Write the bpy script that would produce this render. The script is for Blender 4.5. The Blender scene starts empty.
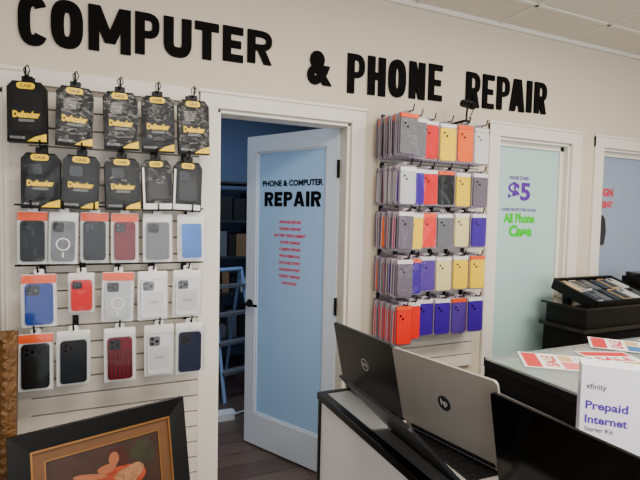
import bpy, math, random
from mathutils import Matrix, Vector
random.seed(4)
scn=bpy.context.scene
COL=scn.collection
def lin(c):
    o=[]
    for v in c:
        v/=255.0
        o.append(v/12.92 if v<=0.04045 else ((v+0.055)/1.055)**2.4)
    return (o[0],o[1],o[2],1.0)
MC={}
def mat(name,c,rough=.5,metal=0.0,spec=.35,bump=0.0,bscale=60,var=0.0,vscale=3,coat=0.0,emit=0.0,alpha=1.0,trans=0.0):
    if name in MC: return MC[name]
    m=bpy.data.materials.new(name); m.use_nodes=True
    nt=m.node_tree; p=nt.nodes["Principled BSDF"]
    col=lin(c)
    p.inputs["Base Color"].default_value=col
    p.inputs["Roughness"].default_value=rough
    p.inputs["Metallic"].default_value=metal
    p.inputs["Specular IOR Level"].default_value=spec
    p.inputs["Coat Weight"].default_value=coat
    p.inputs["Alpha"].default_value=alpha
    p.inputs["Transmission Weight"].default_value=trans
    tc=nt.nodes.new("ShaderNodeTexCoord")
    if var>0:
        n=nt.nodes.new("ShaderNodeTexNoise"); n.inputs["Scale"].default_value=vscale
        n.inputs["Detail"].default_value=4
        nt.links.new(tc.outputs["Object"],n.inputs["Vector"])
        r=nt.nodes.new("ShaderNodeMix"); r.data_type='RGBA'
        r.inputs[6].default_value=tuple(max(0,x*(1-var)) for x in col[:3])+(1,)
        r.inputs[7].default_value=tuple(min(1,x*(1+var)) for x in col[:3])+(1,)
        nt.links.new(n.outputs["Fac"],r.inputs[0])
        nt.links.new(r.outputs[2],p.inputs["Base Color"])
    if bump>0:
        n2=nt.nodes.new("ShaderNodeTexNoise"); n2.inputs["Scale"].default_value=bscale
        nt.links.new(tc.outputs["Object"],n2.inputs["Vector"])
        b=nt.nodes.new("ShaderNodeBump"); b.inputs["Strength"].default_value=bump; b.inputs["Distance"].default_value=.01
        nt.links.new(n2.outputs["Fac"],b.inputs["Height"])
        nt.links.new(b.outputs["Normal"],p.inputs["Normal"])
    MC[name]=m
    return m
def plastic(name,bs=9,strength=.25,amt=.5):
    m=bpy.data.materials.new(name); m.use_nodes=True; nt=m.node_tree
    for n in list(nt.nodes): nt.nodes.remove(n)
    o=nt.nodes.new("ShaderNodeOutputMaterial");t=nt.nodes.new("ShaderNodeBsdfTransparent");g=nt.nodes.new("ShaderNodeBsdfGlossy")
    g.inputs["Roughness"].default_value=.1
    mx=nt.nodes.new("ShaderNodeMixShader");fr=nt.nodes.new("ShaderNodeFresnel");fr.inputs["IOR"].default_value=1.45
    mul=nt.nodes.new("ShaderNodeMath");mul.operation='MULTIPLY';mul.inputs[1].default_value=amt
    tc=nt.nodes.new("ShaderNodeTexCoord");n=nt.nodes.new("ShaderNodeTexNoise");n.inputs["Scale"].default_value=bs
    b=nt.nodes.new("ShaderNodeBump");b.inputs["Strength"].default_value=strength;b.inputs["Distance"].default_value=.02
    nt.links.new(tc.outputs["Object"],n.inputs["Vector"]);nt.links.new(n.outputs["Fac"],b.inputs["Height"])
    nt.links.new(b.outputs["Normal"],g.inputs["Normal"])
    nt.links.new(fr.outputs[0],mul.inputs[0]);nt.links.new(mul.outputs[0],mx.inputs[0]);nt.links.new(t.outputs[0],mx.inputs[1]);nt.links.new(g.outputs[0],mx.inputs[2]);nt.links.new(mx.outputs[0],o.inputs[0])
    return m

_tc={}
def text_mesh(s,off=.02):
    k=(s,off)
    if k in _tc: return _tc[k]
    cu=bpy.data.curves.new("t",'FONT'); cu.body=s; cu.offset=off; cu.align_x='LEFT'; cu.resolution_u=3
    ob=bpy.data.objects.new("t",cu); COL.objects.link(ob)
    dg=bpy.context.evaluated_depsgraph_get()
    me=bpy.data.meshes.new_from_object(ob.evaluated_get(dg))
    vs=[v.co.copy() for v in me.vertices]; fs=[list(f.vertices) for f in me.polygons]
    bpy.data.objects.remove(ob); bpy.data.curves.remove(cu); bpy.data.meshes.remove(me)
    _tc[k]=(vs,fs); return vs,fs

class B:
    def __init__(s): s.v=[];s.f=[];s.m=[];s.mats=[];s.M=Matrix()
    def mi(s,m):
        if m not in s.mats: s.mats.append(m)
        return s.mats.index(m)
    def add(s,vs,fs,m):
        o=len(s.v); s.v+= [s.M@Vector(v) for v in vs]; i=s.mi(m)
        for f in fs: s.f.append([o+k for k in f]); s.m.append(i)
    def box(s,x0,x1,y0,y1,z0,z1,m):
        vs=[(x0,y0,z0),(x1,y0,z0),(x1,y1,z0),(x0,y1,z0),(x0,y0,z1),(x1,y0,z1),(x1,y1,z1),(x0,y1,z1)]
        s.add(vs,[(0,3,2,1),(4,5,6,7),(0,1,5,4),(1,2,6,5),(2,3,7,6),(3,0,4,7)],m)
    def prism(s,pts,y0,y1,m):   # polygon in xz extruded along y (y0 front); made counter-clockwise in xz
        ar=sum(pts[i][0]*pts[(i+1)%len(pts)][1]-pts[(i+1)%len(pts)][0]*pts[i][1] for i in range(len(pts)))
        if ar<0: pts=pts[::-1]
        n=len(pts)
        vs=[(p[0],y0,p[1]) for p in pts]+[(p[0],y1,p[1]) for p in pts]
        fs=[tuple(range(n)),tuple(range(2*n-1,n-1,-1))]
        for i in range(n):
            j=(i+1)%n; fs.append((i,i+n,j+n,j))
        s.add(vs,fs,m)
    def rr(s,cx,cz,w,h,r,y0,y1,m,n=5):
        pts=[]
        for (sx,sz,a0) in ((1,-1,-90),(1,1,0),(-1,1,90),(-1,-1,180)):
            for k in range(n):
                a=math.radians(a0+90*k/(n-1))
                pts.append((cx+sx*(w/2-r)+r*math.cos(a),cz+sz*(h/2-r)+r*math.sin(a)))
        s.prism(pts,y0,y1,m)
    def rrz(s,cx,cy,w,h,r,z0,z1,m):
        pts=[]
        for (sx,sy,a0) in ((1,-1,-90),(1,1,0),(-1,1,90),(-1,-1,180)):
            for k in range(5):
                a=math.radians(a0+90*k/4)
                pts.append((cx+sx*(w/2-r)+r*math.cos(a),cy+sy*(h/2-r)+r*math.sin(a)))
        N=len(pts)
        vs=[(p[0],p[1],z0) for p in pts]+[(p[0],p[1],z1) for p in pts]
        fs=[tuple(range(N-1,-1,-1)),tuple(range(N,2*N))]
        for i in range(N):
            j=(i+1)%N; fs.append((i,j,j+N,i+N))
        s.add(vs,fs,m)
    def disc(s,cx,cz,r,y0,y1,m,n=20,rz=None):
        rz=rz or r
        s.prism([(cx+r*math.cos(2*math.pi*k/n),cz+rz*math.sin(2*math.pi*k/n)) for k in range(n)],y0,y1,m)
    def ring(s,cx,cz,r,w,y0,m,n=28):
        vs=[];fs=[]
        for k in range(n):
            a=2*math.pi*k/n
            vs+=[(cx+r*math.cos(a),y0,cz+r*math.sin(a)),(cx+(r-w)*math.cos(a),y0,cz+(r-w)*math.sin(a))]
        for k in range(n):
            j=(k+1)%n; fs.append((2*k,2*j,2*j+1,2*k+1))
        s.add(vs,fs,m)
    def tube(s,pts,r,m,n=8):
        for i in range(len(pts)-1):
            a=Vector(pts[i]);b=Vector(pts[i+1]);d=(b-a)
            if d.length<1e-6: continue
            q=d.to_track_quat('Z','Y').to_matrix()
            vs=[]
            for e in (a,b):
                for k in range(n):
                    t=2*math.pi*k/n
                    vs.append(e+q@Vector((r*math.cos(t),r*math.sin(t),0)))
            fs=[(k,(k+1)%n,n+(k+1)%n,n+k) for k in range(n)]+[tuple(range(n-1,-1,-1)),tuple(range(n,2*n))]
            s.add(vs,fs,m)
    def text(s,t,x0,x1,z0,z1,y,m,off=.02,depth=0):
        vs,fs=text_mesh(t,off)
        ax=min(v.x for v in vs);bx=max(v.x for v in vs);az=min(v.y for v in vs);bz=max(v.y for v in vs)
        s.add([(x0+(v.x-ax)/(bx-ax)*(x1-x0),y,z0+(v.y-az)/(bz-az)*(z1-z0)) for v in vs],fs,m)
    def textflat(s,t,x0,x1,y0,y1,z,m,off=.02):
        vs,fs=text_mesh(t,off)
        ax=min(v.x for v in vs);bx=max(v.x for v in vs);az=min(v.y for v in vs);bz=max(v.y for v in vs)
        s.add([(x0+(v.x-ax)/(bx-ax)*(x1-x0),y0+(v.y-az)/(bz-az)*(y1-y0),z) for v in vs],fs,m)
    def obj(s,name,loc=(0,0,0),rot=None,bevel=0,parent=None):
        me=bpy.data.meshes.new(name); me.from_pydata([tuple(v) for v in s.v],[],s.f)
        for m in s.mats: me.materials.append(m)
        me.polygons.foreach_set("material_index",s.m); me.update()
        ob=bpy.data.objects.new(name,me); COL.objects.link(ob); ob.location=loc
        if rot is not None: ob.rotation_euler=rot
        if bevel:
            b=ob.modifiers.new("bevel",'BEVEL'); b.width=bevel; b.segments=2; b.limit_method='ANGLE'
        if parent: ob.parent=parent
        return ob

# ---------------------------------------------------------------- block letters
class Jit:
    """every stroke gets its own tiny depth so overlapping strokes are never coplanar"""
    def __init__(s,b): s.b=b;s.k=0
    def prism(s,pts,y0,y1,m): s.k+=1; s.b.prism(pts,y0-.00012*(s.k%23),y1,m)
    def box(s,x0,x1,y0,y1,z0,z1,m): s.prism([(x0,z0),(x1,z0),(x1,z1),(x0,z1)],y0,y1,m)
def para(b,xa,xb,zt,xc,xd,zb,y0,y1,m): b.prism([(xc,zb),(xd,zb),(xb,zt),(xa,zt)],y0,y1,m)
def ribbon(b,path,t,y0,y1,m):
    P=[Vector((p[0],p[1])) for p in path]; L=[];Rr=[]
    for i,p in enumerate(P):
        d=(P[min(i+1,len(P)-1)]-P[max(i-1,0)]).normalized(); n=Vector((-d.y,d.x))
        L.append(p+n*t/2);Rr.append(p-n*t/2)
    for i in range(len(P)-1):
        b.prism([Rr[i],Rr[i+1],L[i+1],L[i]],y0,y1,m)
def se(cx,cz,rx,rz,a0,a1,n=22,e=2.8):
    o=[]
    for k in range(n+1):
        a=math.radians(a0+(a1-a0)*k/n);c=math.cos(a);s=math.sin(a)
        o.append((cx+rx*math.copysign(abs(c)**(2/e),c),cz+rz*math.copysign(abs(s)**(2/e),s)))
    return o
def letter(bb,ch,x0,x1,z0,z1,y0,y1,m,t=None):
    b=Jit(bb)
    w=x1-x0;h=z1-z0;t=t or min(h*.25,w*.4); th=t*.88
    R=lambda a,c,d,e: b.box(a,c,y0,y1,d,e,m)
    if ch=='C': ribbon(b,se(x0+w/2,z0+h/2,(w-t)/2,(h-t)/2,38,322),t,y0,y1,m)
    elif ch=='O':
        p=se(x0+w/2,z0+h/2,(w-t)/2,(h-t)/2,0,360,30); ribbon(b,p+[p[1]],t,y0,y1,m)
    elif ch=='U':
        ribbon(b,[(x0+t/2,z1)]+se(x0+w/2,z0+h*.42,(w-t)/2,h*.42-t/2,180,360)+[(x1-t/2,z1)],t,y0,y1,m)
    elif ch=='M':
        R(x0,x0+t*.9,z0,z1);R(x1-t*.9,x1,z0,z1)
        c=x0+w/2
        para(b,x0,x0+t,z1,c-t*.45,c+t*.45,z0+h*.2,y0,y1,m);para(b,x1-t,x1,z1,c-t*.45,c+t*.45,z0+h*.2,y0,y1,m)
    elif ch=='N':
        R(x0,x0+t,z0,z1);R(x1-t,x1,z0,z1);para(b,x0,x0+t,z1,x1-t,x1,z0,y0,y1,m)
    elif ch=='H':
        R(x0,x0+t,z0,z1);R(x1-t,x1,z0,z1);R(x0,x1,z0+h/2-th/2,z0+h/2+th/2)
    elif ch=='T':
        R(x0,x1,z1-th,z1);R(x0+w/2-t/2,x0+w/2+t/2,z0,z1)
    elif ch=='I': R(x0,x1,z0,z1)
    elif ch=='E':
        R(x0,x0+t,z0,z1);R(x0,x1,z1-th,z1);R(x0,x1,z0,z0+th);R(x0,x1-w*.1,z0+h/2-th/2,z0+h/2+th/2)
    elif ch in 'PR':
        R(x0,x0+t,z0,z1)
        hb=h*.6; tb=th*.85
        arc=se(x0+w*.45,z1-hb/2,w*.55-tb/2,(hb-tb)/2,90,-90)
        ribbon(b,[(x0+t*.5,z1-tb/2)]+arc+[(x0+t*.5,z1-hb+tb/2)],tb,y0,y1,m)
        if ch=='R': para(b,x0+w*.36,x0+w*.36+t,z1-hb+tb*.5,x1-t,x1,z0,y0,y1,m)
    elif ch=='A':
        c=x0+w/2
        para(b,c-t*.6,c+t*.4,z1,x0,x0+t*.9,z0,y0,y1,m);para(b,c-t*.4,c+t*.6,z1,x1-t*.9,x1,z0,y0,y1,m)
        R(x0+w*.2,x1-w*.2,z0+h*.18,z0+h*.18+th*.7)

# ---------------------------------------------------------------- materials
WALL=mat("wall_paint",(212,199,180),.75,bump=.08,bscale=150,var=.02)
CEIL=mat("ceiling_tile",(220,213,197),.9,bump=.3,bscale=120,var=.05,vscale=90)
GRID=mat("ceiling_grid",(226,222,210),.5)
TRIM=mat("white_trim_paint",(226,220,208),.4,var=.02)
SLAT=mat("slatwall_laminate",(220,213,200),.45,var=.02)
GROOVE=mat("slatwall_groove",(140,132,120),.7)
BLK=mat("black_plastic",(8,8,9),.4,spec=.2)
BLKG=mat("black_gloss",(6,6,7),.15,spec=.4)
BLKM=mat("black_matte",(10,10,11),.7,spec=.15)
SIGN=mat("sign_black",(8,7,7),.8,spec=.1)
DOORP=mat("door_paint",(202,212,228),.4)
FROST_D=mat("frosted_glass_door",(156,192,234),.3,spec=.5,var=.06,vscale=1.2)
FROST_R=mat("frosted_glass_film",(178,208,206),.35,spec=.4,var=.05,vscale=1.0)
CLEARG=mat("tinted_window_glass",(160,180,205),.08,alpha=.5)
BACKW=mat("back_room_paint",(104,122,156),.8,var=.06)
CHROME=mat("chrome",(190,192,196),.2,metal=1)
PLASTIC=plastic("clear_blister_plastic")
PLASTIC2=plastic("clamshell_plastic",bs=14,strength=.35,amt=.28)
WHITEC=mat("white_card",(232,230,226),.5)
PURPLE=mat("purple_vinyl",(92,34,150),.5)
GREEN=mat("green_vinyl",(40,205,10),.5)
RED=mat("red_vinyl",(215,20,40),.5)
YEL=mat("yellow_print",(250,205,0),.5)
ORG=mat("orange_card",(242,84,18),.5)

# wood floor
fm=bpy.data.materials.new("dark_plank_floor"); fm.use_nodes=True
nt=fm.node_tree;p=nt.nodes["Principled BSDF"];p.inputs["Roughness"].default_value=.38
tc=nt.nodes.new("ShaderNodeTexCoord");mp=nt.nodes.new("ShaderNodeMapping")
br=nt.nodes.new("ShaderNodeTexBrick");br.inputs["Scale"].default_value=1
br.inputs["Brick Width"].default_value=1.1;br.inputs["Row Height"].default_value=.15;br.inputs["Mortar Size"].default_value=.003
br.inputs["Color1"].default_value=lin((104,90,84));br.inputs["Color2"].default_value=lin((76,64,60));br.inputs["Mortar"].default_value=lin((26,22,20))
ns=nt.nodes.new("ShaderNodeTexNoise");ns.inputs["Scale"].default_value=6;ns.inputs["Detail"].default_value=8
mp2=nt.nodes.new("ShaderNodeMapping");mp2.inputs["Scale"].default_value=(1,9,1)
mx=nt.nodes.new("ShaderNodeMix");mx.data_type='RGBA';mx.blend_type='MULTIPLY';mx.inputs[0].default_value=.6
nt.links.new(tc.outputs["Object"],mp.inputs[0]);nt.links.new(mp.outputs[0],br.inputs["Vector"])
nt.links.new(tc.outputs["Object"],mp2.inputs[0]);nt.links.new(mp2.outputs[0],ns.inputs["Vector"])
nt.links.new(br.outputs["Color"],mx.inputs[6]);nt.links.new(ns.outputs["Fac"],mx.inputs[7]);nt.links.new(mx.outputs[2],p.inputs["Base Color"])

# ---------------------------------------------------------------- room shell
CZ=2.73
b=B(); b.box(-2.2,5.2,-4.2,3.0,-.08,0,fm); b.obj("floor")
b=B(); b.box(-2.2,5.2,-4.2,3.0,CZ+.02,CZ+.1,CEIL)
for i in range(13):
    xx=-2.05+i*.61
    if xx<5.2: b.box(xx-.012,xx+.012,-4.2,-.02,CZ+.012,CZ+.021,GRID)
for i in range(8):
    yy=-.3-i*.61
    if yy>-4.2: b.box(-2.2,5.2,yy-.012,yy+.012,CZ+.012,CZ+.021,GRID)
b.box(-2.2,5.2,-.025,0,CZ-.005,CZ+.02,GRID)
b.box(-2.2,5.2,.12,3.0,CZ-.0,CZ+.02,CEIL)
b.obj("ceiling")
# front wall with openings
ops=[(-1.15,-.385,.35,2.03),(.49,1.215,0,2.04),(2.27,2.92,.12,2.06),(3.24,4.4,.5,2.06)]
b=B(); x=-2.2
for (a,c,z0,z1) in ops:
    b.box(x,a,0,.12,0,CZ,WALL); b.box(a,c,0,.12,z1,CZ,WALL)
    if z0>0: b.box(a,c,0,.12,0,z0,WALL)
    x=c
b.box(x,5.2,0,.12,0,CZ,WALL)
b.obj("wall_front")
b=B(); b.box(5.2,5.3,-4.2,3.0,0,CZ,WALL); b.obj("wall_right")
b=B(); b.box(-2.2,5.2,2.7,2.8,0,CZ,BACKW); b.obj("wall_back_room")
b=B(); b.box(-2.3,-2.2,-4.2,3.0,0,CZ,WALL); b.obj("wall_left")
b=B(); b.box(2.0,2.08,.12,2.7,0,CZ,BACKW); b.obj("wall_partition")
def casing(name,a,c,z0,z1,w=.09,sides="LRT",jamb=True):
    b=B()
    if 'L' in sides: b.box(a-w,a,-.02,0,0 if z0<.3 else z0-w,z1+w,TRIM)
    if 'R' in sides: b.box(c,c+w,-.02,0,0 if z0<.3 else z0-w,z1+w,TRIM)
    b.box(a-w,c+w,-.022,0,z1,z1+w,TRIM); b.box(a-w-.01,c+w+.01,-.03,0,z1+w-.018,z1+w,TRIM)
    if z0>.3: b.box(a-w,c+w,-.03,0,z0-w,z0,TRIM)
    b.box(a,a+.018,0,.12,z0,z1,TRIM);b.box(c-.018,c,0,.12,z0,z1,TRIM);b.box(a,c,0,.12,z1-.018,z1,TRIM)
    return b.obj(name,bevel=.003)
casing("trim_1",-1.15,-.385,.35,2.03)
casing("trim_2",.49,1.215,0,2.04,w=.085)
casing("trim_3",2.27,2.92,.12,2.06)
casing("trim_4",3.24,4.4,.5,2.06)
b=B(); b.box(-.29,.395,-.022,0,2.055,2.12,TRIM); b.obj("trim_5")
def win(name,a,c,z0,z1,m,fr=.045):
    b=B(); a+=.018;c-=.018;z1-=.018
    b.box(a,c,.055,.065,z0,z1,m)
    b.box(a,a+fr,.04,.08,z0,z1,TRIM);b.box(c-fr,c,.04,.08,z0,z1,TRIM);b.box(a,c,.04,.08,z0,z0+fr,TRIM);b.box(a,c,.04,.08,z1-fr,z1,TRIM)
    return b.obj(name)
win("window_1",-1.15,-.385,.35,2.03,FROST_D,.02)
win("window_2",2.27,2.92,.12,2.06,FROST_R,.03)
win("window_3",3.24,4.4,.5,2.06,CLEARG,.03)
b=B()
for a,c in ((1.3,2.18),(3.01,3.15),(4.5,5.2),(-2.2,-1.25)): b.box(a,c,-.015,0,0,.1,TRIM)
b.obj("baseboard_front")

# ---------------------------------------------------------------- wall sign
b=B(); y0,y1=-.012,0
L=[('C',-.33,-.222),('O',-.212,-.09),('M',-.07,.101),('P',.118,.222),('U',.24,.365),('T',.38,.492),('E',.512,.611),('R',.633,.757)]
for ch,a,c in L:
    f=(a+.33)/1.09; letter(b,ch,a,c,2.215+.075*f,2.42+.024*f,y0,y1,SIGN)
for ch,a,c in [('P',1.185,1.288),('H',1.31,1.422),('O',1.442,1.556),('N',1.58,1.688),('E',1.715,1.81)]:
    f=(a-1.18)/.6; letter(b,ch,a,c,2.2+.026*f,2.41+.024*f,y0,y1,SIGN)
for ch,a,c in [('R',1.99,2.095),('E',2.12,2.21),('P',2.235,2.335),('A',2.342,2.468),('I',2.487,2.53),('R',2.555,2.66)]:
    f=(a-1.99)/.6; letter(b,ch,a,c,2.216+.02*f,2.424+.012*f,y0,y1,SIGN)
for yy in (-.012,-.009,-.006,-.003): b.text("&",.95,1.092,2.218,2.394,yy,SIGN,off=.06)
b.obj("wall_sign_lettering")

# ---------------------------------------------------------------- open door
b=B(); W=.735;H=2.035;T=.04
st=.085
b.box(0,st,0,T,.012,H,DOORP);b.box(W-st,W,0,T,.012,H,DOORP);b.box(st,W-st,0,T,.012,.22,DOORP);b.box(st,W-st,0,T,H-.1,H,DOORP)
b.box(st,W-st,.014,.026,.22,H-.1,FROST_D)
for (a,c,d,e) in ((st,st+.012,.22,H-.1),(W-st-.012,W-st,.22,H-.1),(st,W-st,.22,.232),(st,W-st,H-.112,H-.1)): b.box(a,c,.006,.034,d,e,DOORP)
yv=.0125
b.text("PHONE & COMPUTER",.13,.62,1.712,1.75,yv,SIGN,off=.045)
xs=.15
for ch,w in (('R',.075),('E',.065),('P',.07),('A',.085),('I',.026),('R',.075)):
    letter(b,ch,xs,xs+w,1.588,1.678,yv-.001,yv+.002,SIGN,t=.026); xs+=w+.012
lines=["IPHONE REPAIR","SCREEN REPAIR","BATTERY REPLACEMENT","WATER DAMAGE","CAMERA REPAIR","VIRUS REMOVAL","DATA RECOVERY","CHARGING PORT","TABLET REPAIR","UNLOCKING"]
for i,t in enumerate(lines):
    w=.0068*len(t); z=1.50-i*.042
    b.text(t,.37-w,.37+w,z-.018,z,yv,RED,off=.04)
b.disc(.042,.95,.026,-.008,0,BLKM);b.tube([(.042,-.005,.95),(.042,-.05,.95),(.15,-.05,.95)],.009,BLKM)
b.disc(.042,.95,.026,T,T+.008,BLKM);b.tube([(.042,T,.95),(.042,T+.05,.95),(.15,T+.05,.95)],.009,BLKM)
for z in (.25,1.02,1.8): b.tube([(W+.004,-.006,z-.05),(W+.004,-.006,z+.05)],.008,BLKM)
hx,hy=1.19,.09
ang=math.atan2(-.881,.472)
b.obj("door_1",(hx-.472*W,hy+.881*W,0),(0,0,ang),bevel=.002)

# ---------------------------------------------------------------- back-room contents
b=B(); STEEL=mat("dark_steel",(40,44,52),.5)
for X in (.85,1.75):
    for Yy in (2.2,2.6): b.box(X-.015,X+.015,Yy-.015,Yy+.015,0,1.85,STEEL)
for z in (.3,.75,1.1,1.45,1.82): b.box(.84,1.76,2.19,2.61,z,z+.02,STEEL)
bc=[mat("box_grey",(90,95,105),.6),mat("box_black",(22,24,28),.5),mat("box_blue",(60,90,150),.5),mat("box_white",(190,195,205),.5),mat("box_brown",(120,95,70),.7)]
for z in (.32,.77,1.12,1.47):
    X=.88
    while X<1.65:
        w=random.uniform(.06,.13);h=random.uniform(.1,.28);b.box(X,X+w,2.25,2.5,z,z+h,random.choice([bc[0],bc[1],bc[1],bc[2],bc[3],bc[4]])); X+=w+.015
b.obj("storage_shelf")
b=B(); BLUS=mat("ladder_metal",(120,150,195),.4)
for s in (-.17,.17):
    b.tube([(s,-.28,.0),(s*.85,0,1.05)],.016,BLUS);b.tube([(s,.3,0),(s*.85,.02,1.05)],.014,BLUS)
for k in range(1,5):
    t=k/4.6; b.box(-.17,.17,-.28+.28*t-.04,-.28+.28*t+.04,1.05*t-.012,1.05*t+.012,bc[0])
b.tube([(-.15,0,1.05),(.15,0,1.05)],.018,BLUS)
b.tube([(-.16,.2,.35),(.16,.2,.35)],.01,BLUS)
b.obj("step_ladder",(.95,1.75,0),(0,0,.3))
b=B(); b.rrz(0,0,.16,.1,.02,0,.05,bc[3]);b.tube([(.07,0,.02),(.2,.08,.008),(.3,.02,.008)],.006,bc[3]); b.obj("power_adapter",(.80,1.15,0))

# ---------------------------------------------------------------- slatwall panels
def slat(b,x0,x1,z0,z1):
    b.box(x0,x1,-.008,-.001,z0,z1,GROOVE)
    z=z0
    while z<z1-.02:
        b.box(x0,x1,-.026,-.008,z,min(z+.069,z1),SLAT); z+=.0765
    b.box(x0-.008,x0,-.028,-.001,z0,z1,SLAT);b.box(x1,x1+.008,-.028,-.001,z0,z1,SLAT)

# ---------------------------------------------------------------- left display
LENS=mat("lens_black",(5,5,8),.1)
def clear_pkg(x,ztop,case,w=.108,h=.2,header=ORG,card=WHITEC,style="",yf=-.168):
    b=B()
    b.rr(0,-h/2,w,h,.008,.022,.024,card)
    if header: b.box(-w/2+.002,w/2-.002,.017,.0215,-.036,-.003,header)
    b.rr(0,.008,.035,.026,.006,.021,.024,WHITEC)
    cw,ch=w*.78,h*.77; cz=-h*.56
    b.rr(0,cz,cw,ch,.013,.006,.019,case)
    dark=mat("case_shadow_tone",(14,14,16),.4)  # dark plastic colour of the camera bump
    if style!="front":
        b.rr(-cw*.2,cz+ch*.34,cw*.46,ch*.24,.008,.004,.0065,dark if style!="white" else mat("case_grey",(170,170,172),.4))
        for (u,v) in ((-.3,.4),(-.1,.34),(-.3,.28)): b.disc(cw*u,cz+ch*v,.006,.002,.004,LENS,12)
    if style=="ring":
        b.ring(0,cz-.012,.026,.005,.0055,mat("ring_white",(240,240,240),.4));b.box(-.003,.003,.0045,.0055,cz-.065,cz-.045,mat("ring_white",(240,240,240),.4))
    if style=="rib":
        for k in range(6): b.box(-cw/2+.006+k*cw/6,-cw/2+.010+k*cw/6,.002,.006,cz-ch*.46,cz+ch*.2,mat("rib_dark",(40,4,12),.4))
    if style=="front":
        b.rr(0,cz,cw*.9,ch*.94,.01,.004,.006,mat("screen_print",(40,105,190),.3,var=.8,vscale=14))
    if style=="white":
        b.rr(0,cz-.016,cw*.86,ch*.56,.01,.0052,.006,mat("case_white2",(206,206,206),.5))
        b.text("CASE",-.02,.02,cz-.02,cz-.008,.0050,mat("grey_print",(130,130,135),.5))
    b.rr(0,-h/2,w,h,.01,0,.0005,PLASTIC)
    for sx in (-1,1): b.box(sx*w/2-.0004,sx*w/2+.0004,0,.024,-h+.008,-.008,PLASTIC)
    b.obj("phone_case_package",(x,yf,ztop),(math.radians(random.uniform(-3,2)),math.radians(random.uniform(-1.5,1.5)),math.radians(random.uniform(-7,4))))
BOXB=mat("box_card_black",(8,8,9),.45,spec=.15)
CASEB=mat("case_black_relief",(15,15,17),.4,spec=.2,bump=.2,bscale=40)
GREYP=mat("grey_print2",(150,150,150),.5)
def rugged_pkg(x,ztop,w=.125,h=.215,var=0,yf=-.175):
    b=B()
    b.prism([(-w/2,-h),(w/2,-h),(w/2,-.03),(w*.36,-.006),(-w*.36,-.006),(-w/2,-.03)],0,.032,BOXB)
    b.rr(0,.006,.04,.024,.006,.012,.015,BLK)
    b.rr(0,-h*.5,w*.74,h*.62,.014,-.005,.0,CASEB)
    b.rr(-w*.14,-h*.32,w*.34,h*.18,.008,-.008,-.004,BLKG)
    for (u,v) in ((-.2,-.28),(-.08,-.36)): b.disc(w*u,h*v,.007,-.0095,-.008,LENS,12)
    b.rr(-w*.02,-.024,w*.46,.024,.011,-.0045,-.0005,YEL); b.text("CASE",-w*.16,w*.12,-.03,-.018,-.005,BLK)
    if var==0:
        b.text("Defender",-w*.34,w*.34,-h*.62,-h*.51,-.0095,YEL,off=.06)
        b.text("SERIES",-w*.2,w*.2,-h*.68,-h*.64,-.0095,GREYP)
        b.prism([(w*.0,-h+.004),(w*.49,-h+.004),(w*.49,-h+.035),(w*.2,-h+.022)],-.003,0,YEL)
        b.text("PHONE",-w*.42,-w*.05,-h+.012,-h+.022,-.002,GREYP)
    else:
        b.rr(w*.0,-h*.55,w*.6,h*.45,.01,-.007,-.005,mat("case_charcoal",(24,24,27),.4))
        b.box(-w*.46,w*.46,-.002,0,-h+.006,-h+.03,WHITEC)
        b.box(-w*.49,-w*.42,-.002,0,-h+.006,-.04,WHITEC)
    b.rr(0,-h/2-.003,w*.99,h*.9,.01,-.013,-.0125,PLASTIC2)
    b.obj("phone_case_package",(x,yf,ztop),(math.radians(random.uniform(-5,1)),math.radians(random.uniform(-2,2)),math.radians(random.uniform(-6,6))),bevel=.002)
Z=[2.035,1.775,1.53,1.29,1.05]
R1=[-.28,-.112,.052,.2,.348]
for x in R1: rugged_pkg(x,Z[0],w=.134,h=.24)
R2=[-.235,-.09,.06,.195,.33]
for i,x in enumerate(R2): rugged_pkg(x,Z[1]-.01,h=.222,w=.136 if i<3 else .122,var=0 if i<3 else 1)
cc=lambda n,c,**k: mat("case_"+n,c,.4,spec=.25,**k)
DK=cc("darkgrey",(30,32,36));NB=cc("navy",(14,52,140));RD=cc("red",(220,10,18));WT=cc("white",(226,226,224));MR=cc("maroon",(110,6,24));BK=cc("black",(11,11,12));GR=cc("grey",(105,107,112));CL=cc("clear",(186,190,192));NV=cc("deepnavy",(12,20,52))
R3=[(-.268,DK,"",ORG),(-.158,GR,"ring",WHITEC),(-.046,BK,"",ORG),(.070,MR,"",ORG),(.203,GR,"",WHITEC),(.345,WT,"front",WHITEC)]
for x,c,s,hd in R3: clear_pkg(x,Z[2],c,style=s,header=hd,w=.108 if x<.1 else .122,h=.21)
R4=[(-.248,NB,"",ORG),(-.096,RD,"",None),(.045,CL,"ring",ORG),(.185,WT,"white",WHITEC),(.332,WT,"white",WHITEC)]
for x,c,s,hd in R4: clear_pkg(x,Z[3]-.01,c,style=s,header=hd,w=.126 if c!=RD else .1,h=.165 if c==RD else .212)
R5=[(-.262,BK,"",ORG),(-.124,DK,"",WHITEC),(.05,MR,"rib",WHITEC),(.21,WT,"white",WHITEC),(.345,NV,"",WHITEC)]
for x,c,s,hd in R5: clear_pkg(x,Z[4]-.01,c,style=s,header=hd,w=.126,h=.23)
def hook(b,x,z,l,up=.03):
    b.box(x-.012,x+.012,-.034,-.026,z-.02,z+.03,BLK)
    b.tube([(x,-.03,z),(x,-l,z),(x,-l-.012,z+up)],.0035,BLK,6)
b=B(); slat(b,-.36,.40,.2,2.05)
for r,(zz,xs) in enumerate(zip(Z,(R1,R2,[q[0] for q in R3],[q[0] for q in R4],[q[0] for q in R5]))):
    for x in xs:
        hook(b,x,zz+.012 if r in (0,2) else zz+.002,.19)
        if r==0:
            b.tube([(x,-.17,zz+.012),(x+.012,-.18,zz+.035),(x+.005,-.18,zz+.055),(x-.01,-.175,zz+.04),(x-.005,-.17,zz+.012)],.002,BLK,5)
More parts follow.
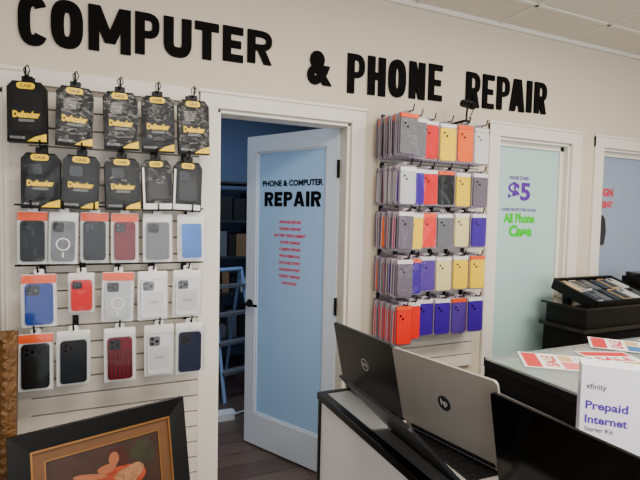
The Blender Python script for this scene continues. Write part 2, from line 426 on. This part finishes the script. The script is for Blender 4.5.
for z in (1.315,1.555):
    b.tube([(-.33,-.15,z),(.40,-.15,z)],.004,BLK,6)
    for x in (-.32,.37): b.tube([(x,-.026,z),(x,-.15,z)],.004,BLK,6)
b.obj("slatwall_panel")

# ---------------------------------------------------------------- right display (massed)
b=B();hb=B(); slat(hb,1.39,2.09,.62,2.09)
cols=[1.40,1.505,1.625,1.742,1.862,1.985]
PU=cc("purple",(62,14,146));YE=cc("yellow",(244,205,8));CR=cc("cream",(225,210,150));LV=cc("lavender",(86,58,150));CO=cc("coral",(232,38,24));MG=cc("mauve",(104,96,108));OR=cc("orange",(240,100,12));PK=cc("pink",(226,40,110))
frontc=[[MG,GR,RD,YE,OR,WT],[CL,PU,RD,BK,YE,MG],[MG,YE,CO,GR,CR,PU],[MG,PU,LV,CR,YE,YE],[CO,CO,PU,PU,LV,PU]]
cardL=mat("card_light",(158,146,156),.5);cardE=mat("blister_edge",(112,100,114),.5)
tops=[2.065,1.80,1.565,1.32,1.08]
for r in range(5):
    for c,x in enumerate(cols):
        n=13 if c==0 else (9 if c==1 else 6)
        sp=.0185 if c<2 else .02
        base=-.055
        hgt=.215 if r in (0,) else .2
        if r==4: hgt=.21
        w=.112 if r else .116
        if c==0 and r: w=.1
        for k in range(n):
            y=base-k*sp
            cm=frontc[r][c]
            if r==0 and c<2: cm=random.choice([MG,GR,BK])
            if k<n-1 and r and random.random()<.4: cm=random.choice([GR,BK,MG,PK,OR,frontc[r][(c+1)%6]])
            dx=random.uniform(-.003,.003);dz=random.uniform(-.004,.004);z=tops[r]+dz
            b.M=Matrix.Translation((x+dx,y,z))@Matrix.Rotation(random.uniform(-.06,.03),4,'Z')@Matrix.Rotation(random.uniform(-.02,.02),4,'Y')
            b.rr(0,-hgt/2,w,hgt,.008,-.002,.0,cardL if k%3 else cardE,3)
            b.rr(0,-hgt*.54,w*.9,hgt*.84,.012,-.0125,-.002,cm,4)
            b.rr(0,.006,.03,.022,.005,-.002,0,cardL,3)
            if k==n-1:
                b.rr(-w*.16,-hgt*.3,w*.36,hgt*.18,.007,-.0145,-.0125,cm,3)
                for (u,v) in ((-.24,-.25),(-.1,-.33)): b.disc(w*u,hgt*v,.006,-.016,-.0145,LENS,10)
                b.box(-w*.45,w*.45,-.0135,-.002,-.024,-.004,ORG if (r*7+c*3)%4==0 else WHITEC)
                b.rr(0,-hgt/2,w,hgt,.01,-.0175,-.017,PLASTIC2,3)
            elif r==0 and c<2 and k%4==1:
                b.box(-w*.5,w*.5,-.0135,-.002,-.035,-.002,ORG)
            b.M=Matrix()
        hook(hb,x,tops[r]+.006,-(base-n*sp)+.02)
b.obj("phone_case_assortment"); hb.obj("slatwall_panel")
# small security camera on rack top
b=B()
b.box(-.02,.02,-.01,.1,.0,.012,BLK)
b.tube([(0,.0,.006),(0,0,.05),(-.02,-.03,.085)],.006,BLK)
b.M=Matrix.Translation((-.025,-.04,.09))@Matrix.Rotation(.35,4,'X')
b.tube([(0,.05,0),(0,-.045,0)],.022,BLK,16);b.tube([(0,-.045,0),(0,-.055,0)],.018,LENS,16)
b.M=Matrix(); b.tube([(.02,0,.02),(.045,0,.07),(.06,-.01,.11)],.003,BLK)
b.obj("security_camera",(1.9,-.125,2.092))

# ---------------------------------------------------------------- window lettering
b=B()
b.text("PHONE STAND",2.43,2.60,1.80,1.825,.053,PURPLE,off=.02)
b.text("$5",2.42,2.62,1.645,1.785,.053,PURPLE,off=.035)
b.text("SCREEN PROTECTORS ON SALE",2.37,2.68,1.592,1.612,.053,PURPLE,off=.02)
b.text("All Phone",2.39,2.67,1.512,1.578,.053,GREEN,off=.06)
b.text("Case",2.44,2.65,1.42,1.50,.053,GREEN,off=.06)
b.obj("window_decal_lettering")
b=B()
b.text("SIGN",3.30,3.46,1.72,1.78,.053,RED,off=.04);b.text("PRINT",3.30,3.46,1.635,1.685,.053,RED,off=.04)
b.prism([(3.31,1.36),(3.38,1.36),(3.40,1.46),(3.385,1.55),(3.36,1.58),(3.335,1.58),(3.31,1.55),(3.30,1.46)],.0515,.053,mat("decal_dark",(40,42,50),.5))
b.obj("window_decal_lettering")

# ---------------------------------------------------------------- bench + framed pictures
WOODB=mat("dark_wood",(48,36,28),.5,var=.3,vscale=8)
b=B(); b.box(-1.2,.3,-.85,-.06,.37,.4,WOODB)
for X in (-1.17,.24):
    for Yy in (-.82,-.13): b.box(X,X+.05,Yy,Yy+.05,0,.37,WOODB)
b.box(-1.17,.27,-.8,-.1,.12,.14,WOODB)
b.obj("display_bench",bevel=.003)
FRB=mat("frame_black",(7,6,6),.35,spec=.3);FRG=mat("frame_gold_lip",(140,96,46),.4,metal=.4);MATT=mat("mat_board",(100,66,36),.6,var=.15,vscale=30)
b=B(); w,h=.583,.42
def mitre(b,w,h,fw,y0,y1,m,inset=0,lift=0.0):
    o=[(-w/2+inset,inset),(w/2-inset,inset),(w/2-inset,h-inset),(-w/2+inset,h-inset)]
    i=[(-w/2+inset+fw,inset+fw),(w/2-inset-fw,inset+fw),(w/2-inset-fw,h-inset-fw),(-w/2+inset+fw,h-inset-fw)]
    for k in range(4):
        j=(k+1)%4
        vs=[(o[k][0],y0,o[k][1]),(o[j][0],y0,o[j][1]),(i[j][0],y0+lift,i[j][1]),(i[k][0],y0+lift,i[k][1]),
            (o[k][0],y1,o[k][1]),(o[j][0],y1,o[j][1]),(i[j][0],y1,i[j][1]),(i[k][0],y1,i[k][1])]
        b.add(vs,[(0,1,2,3),(7,6,5,4),(0,4,5,1),(2,6,7,3),(1,5,6,2),(3,7,4,0)],m)
mitre(b,w,h,.06,-.03,0,FRB,0,.008);mitre(b,w,h,.006,-.024,0,FRG,.06)
mitre(b,w,h,.034,-.014,0,MATT,.066); mitre(b,w,h,.004,-.0145,0,FRG,.1)
PAINT=mat("painting_dark",(52,32,22),.5,var=.9,vscale=12)
b.box(-w/2+.1,w/2-.1,-.01,-.004,.1,h-.1,PAINT)
SK=mat("painting_skin",(150,88,56),.5,var=.3,vscale=30);PO=mat("painting_orange",(150,54,26),.5,var=.8,vscale=45);PW=mat("painting_cream",(150,106,72),.5,var=.8,vscale=60);HR=mat("painting_hair",(60,20,10),.5,var=.4,vscale=60);GD=mat("painting_green",(46,44,28),.5,var=.7,vscale=25)
def blob(cx,cz,rx,rz,y,m,n=26,am=.18,seed=1,rot=0):
    rd=random.Random(seed); ph=[rd.uniform(0,6.28) for _ in range(3)]
    pts=[]
    for k in range(n):
        a=2*math.pi*k/n; q=1+am*(math.sin(2*a+ph[0])+.6*math.sin(3*a+ph[1])+.4*math.sin(5*a+ph[2]))/2
        u=rx*q*math.cos(a);v=rz*q*math.sin(a)
        pts.append((cx+u*math.cos(rot)-v*math.sin(rot),cz+u*math.sin(rot)+v*math.cos(rot)))
    b.prism(pts,y,y+.0004,m)
blob(-.11,.16,.06,.05,-.0104,GD,seed=3);blob(.13,.26,.045,.04,-.0104,GD,seed=5)
blob(.03,.17,.1,.06,-.0108,PO,seed=2);blob(.07,.19,.055,.035,-.0112,PW,seed=7,rot=.4);blob(-.02,.2,.05,.022,-.0114,PO,seed=9,rot=-.3)
blob(-.055,.225,.055,.01,-.0116,SK,seed=4,rot=-.25,am=.08);blob(.0,.235,.03,.016,-.0116,SK,seed=8,am=.1)
blob(.025,.262,.018,.023,-.0122,SK,seed=6,am=.05);blob(.035,.278,.03,.02,-.0119,HR,seed=12,am=.12,rot=.3);blob(.055,.255,.018,.028,-.012,HR,seed=11)
b.box(-w/2+.01,w/2-.01,-.002,.004,.01,h-.01,BLKM)
fp=b.obj("framed_picture"); fp.location=(.010,-.59,.401); fp.rotation_euler=(-math.radians(12),0,math.radians(16.5))
GOLD=mat("ornate_gold_wood",(98,66,32),.45,metal=.2,bump=.8,bscale=55,var=.7,vscale=25)
b=B(); w,h=.62,.71
mitre(b,w,h,.03,-.035,0,GOLD,0,-.015);mitre(b,w,h,.04,-.05,0,GOLD,.03,.03);mitre(b,w,h,.012,-.03,0,FRG,.07)
for k in range(22):
    t=.02+k*(h-.04)/21
    for sx in (-1,1): b.disc(sx*(w/2-.03),t,.011,-.055,-.045,GOLD,8)
for k in range(19):
    t=-w/2+.03+k*(w-.06)/18
    for zz in (.03,h-.03): b.disc(t,zz,.011,-.055,-.045,GOLD,8)
b.box(-w/2+.08,w/2-.08,-.012,0,.08,h-.08,mat("painting_landscape",(80,86,70),.5,var=.6,vscale=6))
b.box(-w/2+.08,w/2-.08,-.0125,-.012,h*.55,h-.08,mat("painting_sky",(130,140,140),.5,var=.3,vscale=5))
g=b.obj("framed_picture"); g.location=(-.60,-.46,.403); g.rotation_euler=(-math.radians(9),0,0)

# ---------------------------------------------------------------- counters
PANEL=mat("counter_white_panel",(222,224,232),.4,var=.02)
GRYT=mat("counter_grey_top",(120,120,122),.35)
b=B()
b.box(.705,1.335,-2.25,-.80,.06,.875,PANEL);b.box(.74,1.3,-2.2,-.84,0,.06,BLKM)
b.box(.695,.725,-2.26,-.79,.875,.9,BLK);b.box(.725,1.33,-2.26,-.79,.875,.897,GRYT)
b.box(.725,1.338,-.812,-.79,.875,.9,BLK)
b.box(.698,.705,-.812,-.795,.06,.875,BLK)
b.obj("service_counter",bevel=.002)
GTOP=mat("counter_glass_top",(190,200,200),.08,spec=.6,alpha=.38)
LIN=mat("showcase_liner",(205,203,198),.6)
b=B()
b.box(1.38,2.96,-2.2,-.97,0,.08,BLK);b.box(1.345,3.0,-2.25,-.93,.08,.5,BLKM)
b.box(1.345,1.365,-2.25,-.93,.5,.965,BLKM);b.box(2.98,3.0,-2.25,-.93,.5,.965,BLKM)
b.box(1.365,2.98,-2.25,-2.23,.5,.965,BLKM);b.box(1.365,2.98,-.95,-.93,.5,.965,BLKM)
b.box(1.365,2.98,-2.23,-.95,.80,.82,LIN)
for (a,c,d,e) in ((1.342,1.372,-2.252,-.928),(2.97,3.0,-2.252,-.928),(1.372,2.97,-2.252,-2.222),(1.372,2.97,-.958,-.928)): b.box(a,c,d,e,.965,.992,BLK)
b.box(1.352,2.992,-2.242,-.938,.992,.999,GTOP)
for (a,c,d,e) in ((1.342,1.352,-2.252,-.928),(1.342,3.0,-.938,-.928)): b.box(a,c,d,e,.992,1.0,CHROME)
scc=[mat("sc_phone_black",(10,10,12),.15),mat("sc_phone_silver",(190,190,194),.3),mat("sc_phone_blue",(40,80,150),.3),mat("sc_box_white",(235,235,235),.5),mat("sc_box_red",(190,30,30),.5)]
for i in range(14):
    for j in range(6):
        if random.random()<.15: continue
        b.rrz(1.46+i*.11,-1.04-j*.2,.072,.148,.01,.82,.83+random.choice([0,0,.02]),scc[(i*3+j*2+random.randint(0,1))%5])
b.obj("display_showcase",bevel=.001)
def flyer(x,y,w,h,rz,scheme,z=1.0):
    b=B(); b.box(-w/2,w/2,-h/2,h/2,0,.0015,WHITEC)
    c1,c2=scheme
    b.box(-w/2+.008,w/2-.008,h*.26,h/2-.01,.0015,.0018,c1);b.box(-w/2+.01,0,-h*.4,-h*.02,.0015,.0018,c2)
    b.box(.01,w/2-.015,-h*.2,-h*.02,.0015,.0018,mat("flyer_photo",(200,160,110),.4,var=.6,vscale=25))
    b.textflat("SALE",-w*.35,w*.35,h*.03,h*.2,.002,c1,off=.03)
    for k in range(5): b.box(.01,w/2-.02,-h*.26-k*.016,-h*.25-k*.016,.0015,.0018,GREYP)
    b.obj("flyer",(x,y,z),(0,0,rz))
FR=mat("flyer_red",(205,30,30),.4,var=.3,vscale=20);FB=mat("flyer_blue",(60,110,170),.4,var=.3,vscale=20)
flyer(1.57,-1.08,.2,.27,.9,(FR,mat("flyer_pink",(225,110,110),.4)));flyer(1.80,-1.16,.2,.27,-.4,(FR,FB))
flyer(2.04,-1.02,.2,.27,.7,(FR,FB),1.003);flyer(2.28,-1.12,.2,.27,-.2,(FB,FR))
# black tiered display with used phones
b=B()
b.box(2.62,3.6,-.39,-.1,0,.86,BLKM)
b.box(2.60,3.62,-.41,-.08,.86,.885,BLKG)
b.box(2.64,3.6,-.39,-.1,.885,1.0,BLK)
b.box(2.61,3.62,-.41,-.08,1.0,1.015,BLKG)
b.M=Matrix.Translation((2.99,-.245,1.085))@Matrix.Rotation(.3,4,'X')
b.box(-.28,.28,-.16,.16,-.025,.0,BLK)
for s in (-1,1): b.box(s*.28-.008,s*.28+.008,-.16,.16,-.05,.018,BLK)
b.box(-.28,.28,.152,.168,-.05,.022,BLK);b.box(-.28,.28,-.168,-.152,-.03,.014,BLK)
pc=[mat("phone_silver",(190,190,192),.3),mat("phone_gold",(180,155,110),.3),BLKG,mat("phone_grey",(80,82,88),.3)]
for r in range(2):
    for c in range(6):
        X=-.23+c*.092;Yy=-.078+r*.152
        m=pc[(r*5+c*3)%4]
        b.rrz(X,Yy,.07,.14,.01,.0,.009,m)
        if (c*2+r)%3==0: b.rrz(X,Yy,.062,.118,.006,.009,.0095,BLKG)
        else: b.rrz(X-.016,Yy+.045,.026,.03,.006,.009,.011,BLKG)
b.M=Matrix()
for X in (2.78,3.2): b.box(X-.02,X+.02,-.16,-.12,1.01,1.09,BLK);b.box(X-.02,X+.02,-.36,-.32,1.01,1.04,BLK)
b.obj("phone_display_stand",bevel=.002)
# receipt printer
b=B()
b.rrz(0,0,.24,.22,.03,0,.14,BLK);b.rrz(0,.02,.2,.16,.03,.14,.17,BLKG);b.rr(0,.07,.16,.02,.005,-.112,-.109,mat("slot",(60,60,62),.5));b.box(-.08,.08,-.14,-.09,.04,.046,BLKM)
b.obj("receipt_printer",(3.44,-.24,1.016),(0,0,-.2))

# boxed internet kit
b=B(); w,h,d=.165,.25,.07
BXW=mat("kit_box_white",(228,228,236),.4)
b.box(0,w,0,d,0,h,BXW)
PV=mat("kit_print_violet",(80,40,160),.5);DKP=mat("kit_print_dark",(40,38,60),.5)
b.text("xfinity",.012,.06,h-.068,h-.048,-.0006,DKP,off=.01)
b.text("Prepaid",.012,.112,h-.126,h-.096,-.0006,PV,off=.03);b.text("Internet",.012,.112,h-.158,h-.135,-.0006,PV,off=.03)
b.text("Starter Kit",.012,.08,h-.18,h-.167,-.0006,DKP,off=.01)
b.box(-.0006,0,.01,d-.01,.02,h-.06,mat("kit_side_tint",(200,196,212),.5))
b.obj("internet_kit_box",(1.178,-1.47,.9),(0,0,math.atan2(-.8,.6)+.12),bevel=.001)

# ---------------------------------------------------------------- laptops
KEY=mat("laptop_key",(14,14,16),.5);SCR=mat("laptop_screen",(12,14,18),.08)
def laptop(x,y,z,rz,w,d,tilt,lidm,basem,logo,th=.016,lh=None):
    b=B(); lh=lh or d
    b.rrz(0,d/2,w,d,.012,.002,th,basem)
    b.rrz(0,d*.36,w*.88,d*.5,.004,th,th+.0008,KEY)
    for r in range(5):
        for c in range(13):
            kx=-w*.42+ (c+.5)*w*.84/13; ky=d*.14+r*d*.095
            b.box(kx-w*.027,kx+w*.027,ky-d*.038,ky+d*.038,th+.0008,th+.0025,KEY)
    b.rrz(0,d*.8,w*.3,d*.28,.005,th,th+.0006,lidm)
    for X in (-w*.38,w*.38):
        for Yy in (.03,d-.03): b.rrz(X,Yy,.02,.02,.006,0,.003,BLKM)
    b.tube([(-w*.4,.0,th*.8),(w*.4,.0,th*.8)],.007,BLKM)
    b.M=Matrix.Translation((0,0,th))@Matrix.Rotation(tilt,4,'X')
    b.rr(0,lh/2,w,lh,.012,-.004,.003,lidm)
    b.rr(0,lh/2,w*.985,lh*.98,.01,.003,.0045,KEY)
    b.rr(0,lh/2+.004,w*.92,lh*.84,.004,.0045,.005,SCR)
    LG=mat("logo_silver",(190,192,196),.4)
    if logo=="d":
        b.ring(0,lh*.52,.021,.003,-.0045,LG);b.text("DELL",-.014,.014,lh*.52-.006,lh*.52+.006,-.0045,LG,off=.03)
    if logo=="h":
        b.disc(0,lh*.5,.021,-.0045,-.004,mat("logo_dark",(40,42,46),.2),28);b.text("hp",-.011,.011,lh*.5-.012,lh*.5+.012,-.005,LG,off=.02)
    b.M=Matrix()
    return b.obj("laptop",(x,y,z),(0,0,rz))
LB=mat("laptop_black",(26,26,29),.3);LS=mat("laptop_silver",(150,145,139),.4,metal=.15);LGR=mat("laptop_grey",(24,24,27),.3);LGB=mat("laptop_gloss_black",(7,7,8),.15,spec=.5)
q=-math.pi/2
laptop(.825,-.955,.901,q+.08,.35,.24,math.radians(12),LB,LB,"d")
laptop(.845,-1.345,.921,q+.2,.345,.235,math.radians(14),LS,LS,"h")
laptop(.845,-1.715,.901,q+.03,.37,.235,math.radians(10),LGB,LB,"")
laptop(.765,-1.325,.901,q-.03,.37,.235,math.radians(44),LGR,LS,"",th=.014)

# ---------------------------------------------------------------- lights
def area(name,loc,rot,sx,sy,e,c):
    l=bpy.data.lights.new(name,'AREA');l.shape='RECTANGLE';l.size=sx;l.size_y=sy;l.energy=e;l.color=c
    o=bpy.data.objects.new(name,l);COL.objects.link(o);o.location=loc;o.rotation_euler=rot;return o
WC=(1,.91,.78)
area("ceiling_light",(.6,-1.7,2.7),(0,0,0),1.2,.6,48,WC)
area("ceiling_light",(2.6,-1.7,2.7),(0,0,0),1.2,.6,58,WC)
area("ceiling_light",(.6,-3.5,2.7),(0,0,0),1.2,.6,52,WC)
area("storefront_window_light",(1.5,-4.15,1.5),(math.radians(90),0,0),5,2,88,(.97,.98,1))
area("back_room_light",(.9,1.0,2.68),(0,0,0),.8,.8,26,(.72,.84,1))
area("back_room_light",(3.6,1.3,2.68),(0,0,0),1,.8,36,(.8,.9,1))
wd=bpy.data.worlds.new("world");scn.world=wd;wd.use_nodes=True
bg=wd.node_tree.nodes["Background"];bg.inputs[0].default_value=(.92,.96,1,1);bg.inputs[1].default_value=.8
# ---------------------------------------------------------------- camera
cd=bpy.data.cameras.new("camera");cd.sensor_width=36;cd.lens=27.0;cd.clip_start=.02
cam=bpy.data.objects.new("camera",cd);COL.objects.link(cam)
cam.matrix_world=Matrix.Translation((0,-2.35,1.54))@Matrix.Rotation(math.radians(-24),4,'Z')@Matrix.Rotation(math.radians(87),4,'X')@Matrix.Rotation(math.radians(1.2),4,'Z')
scn.camera=cam
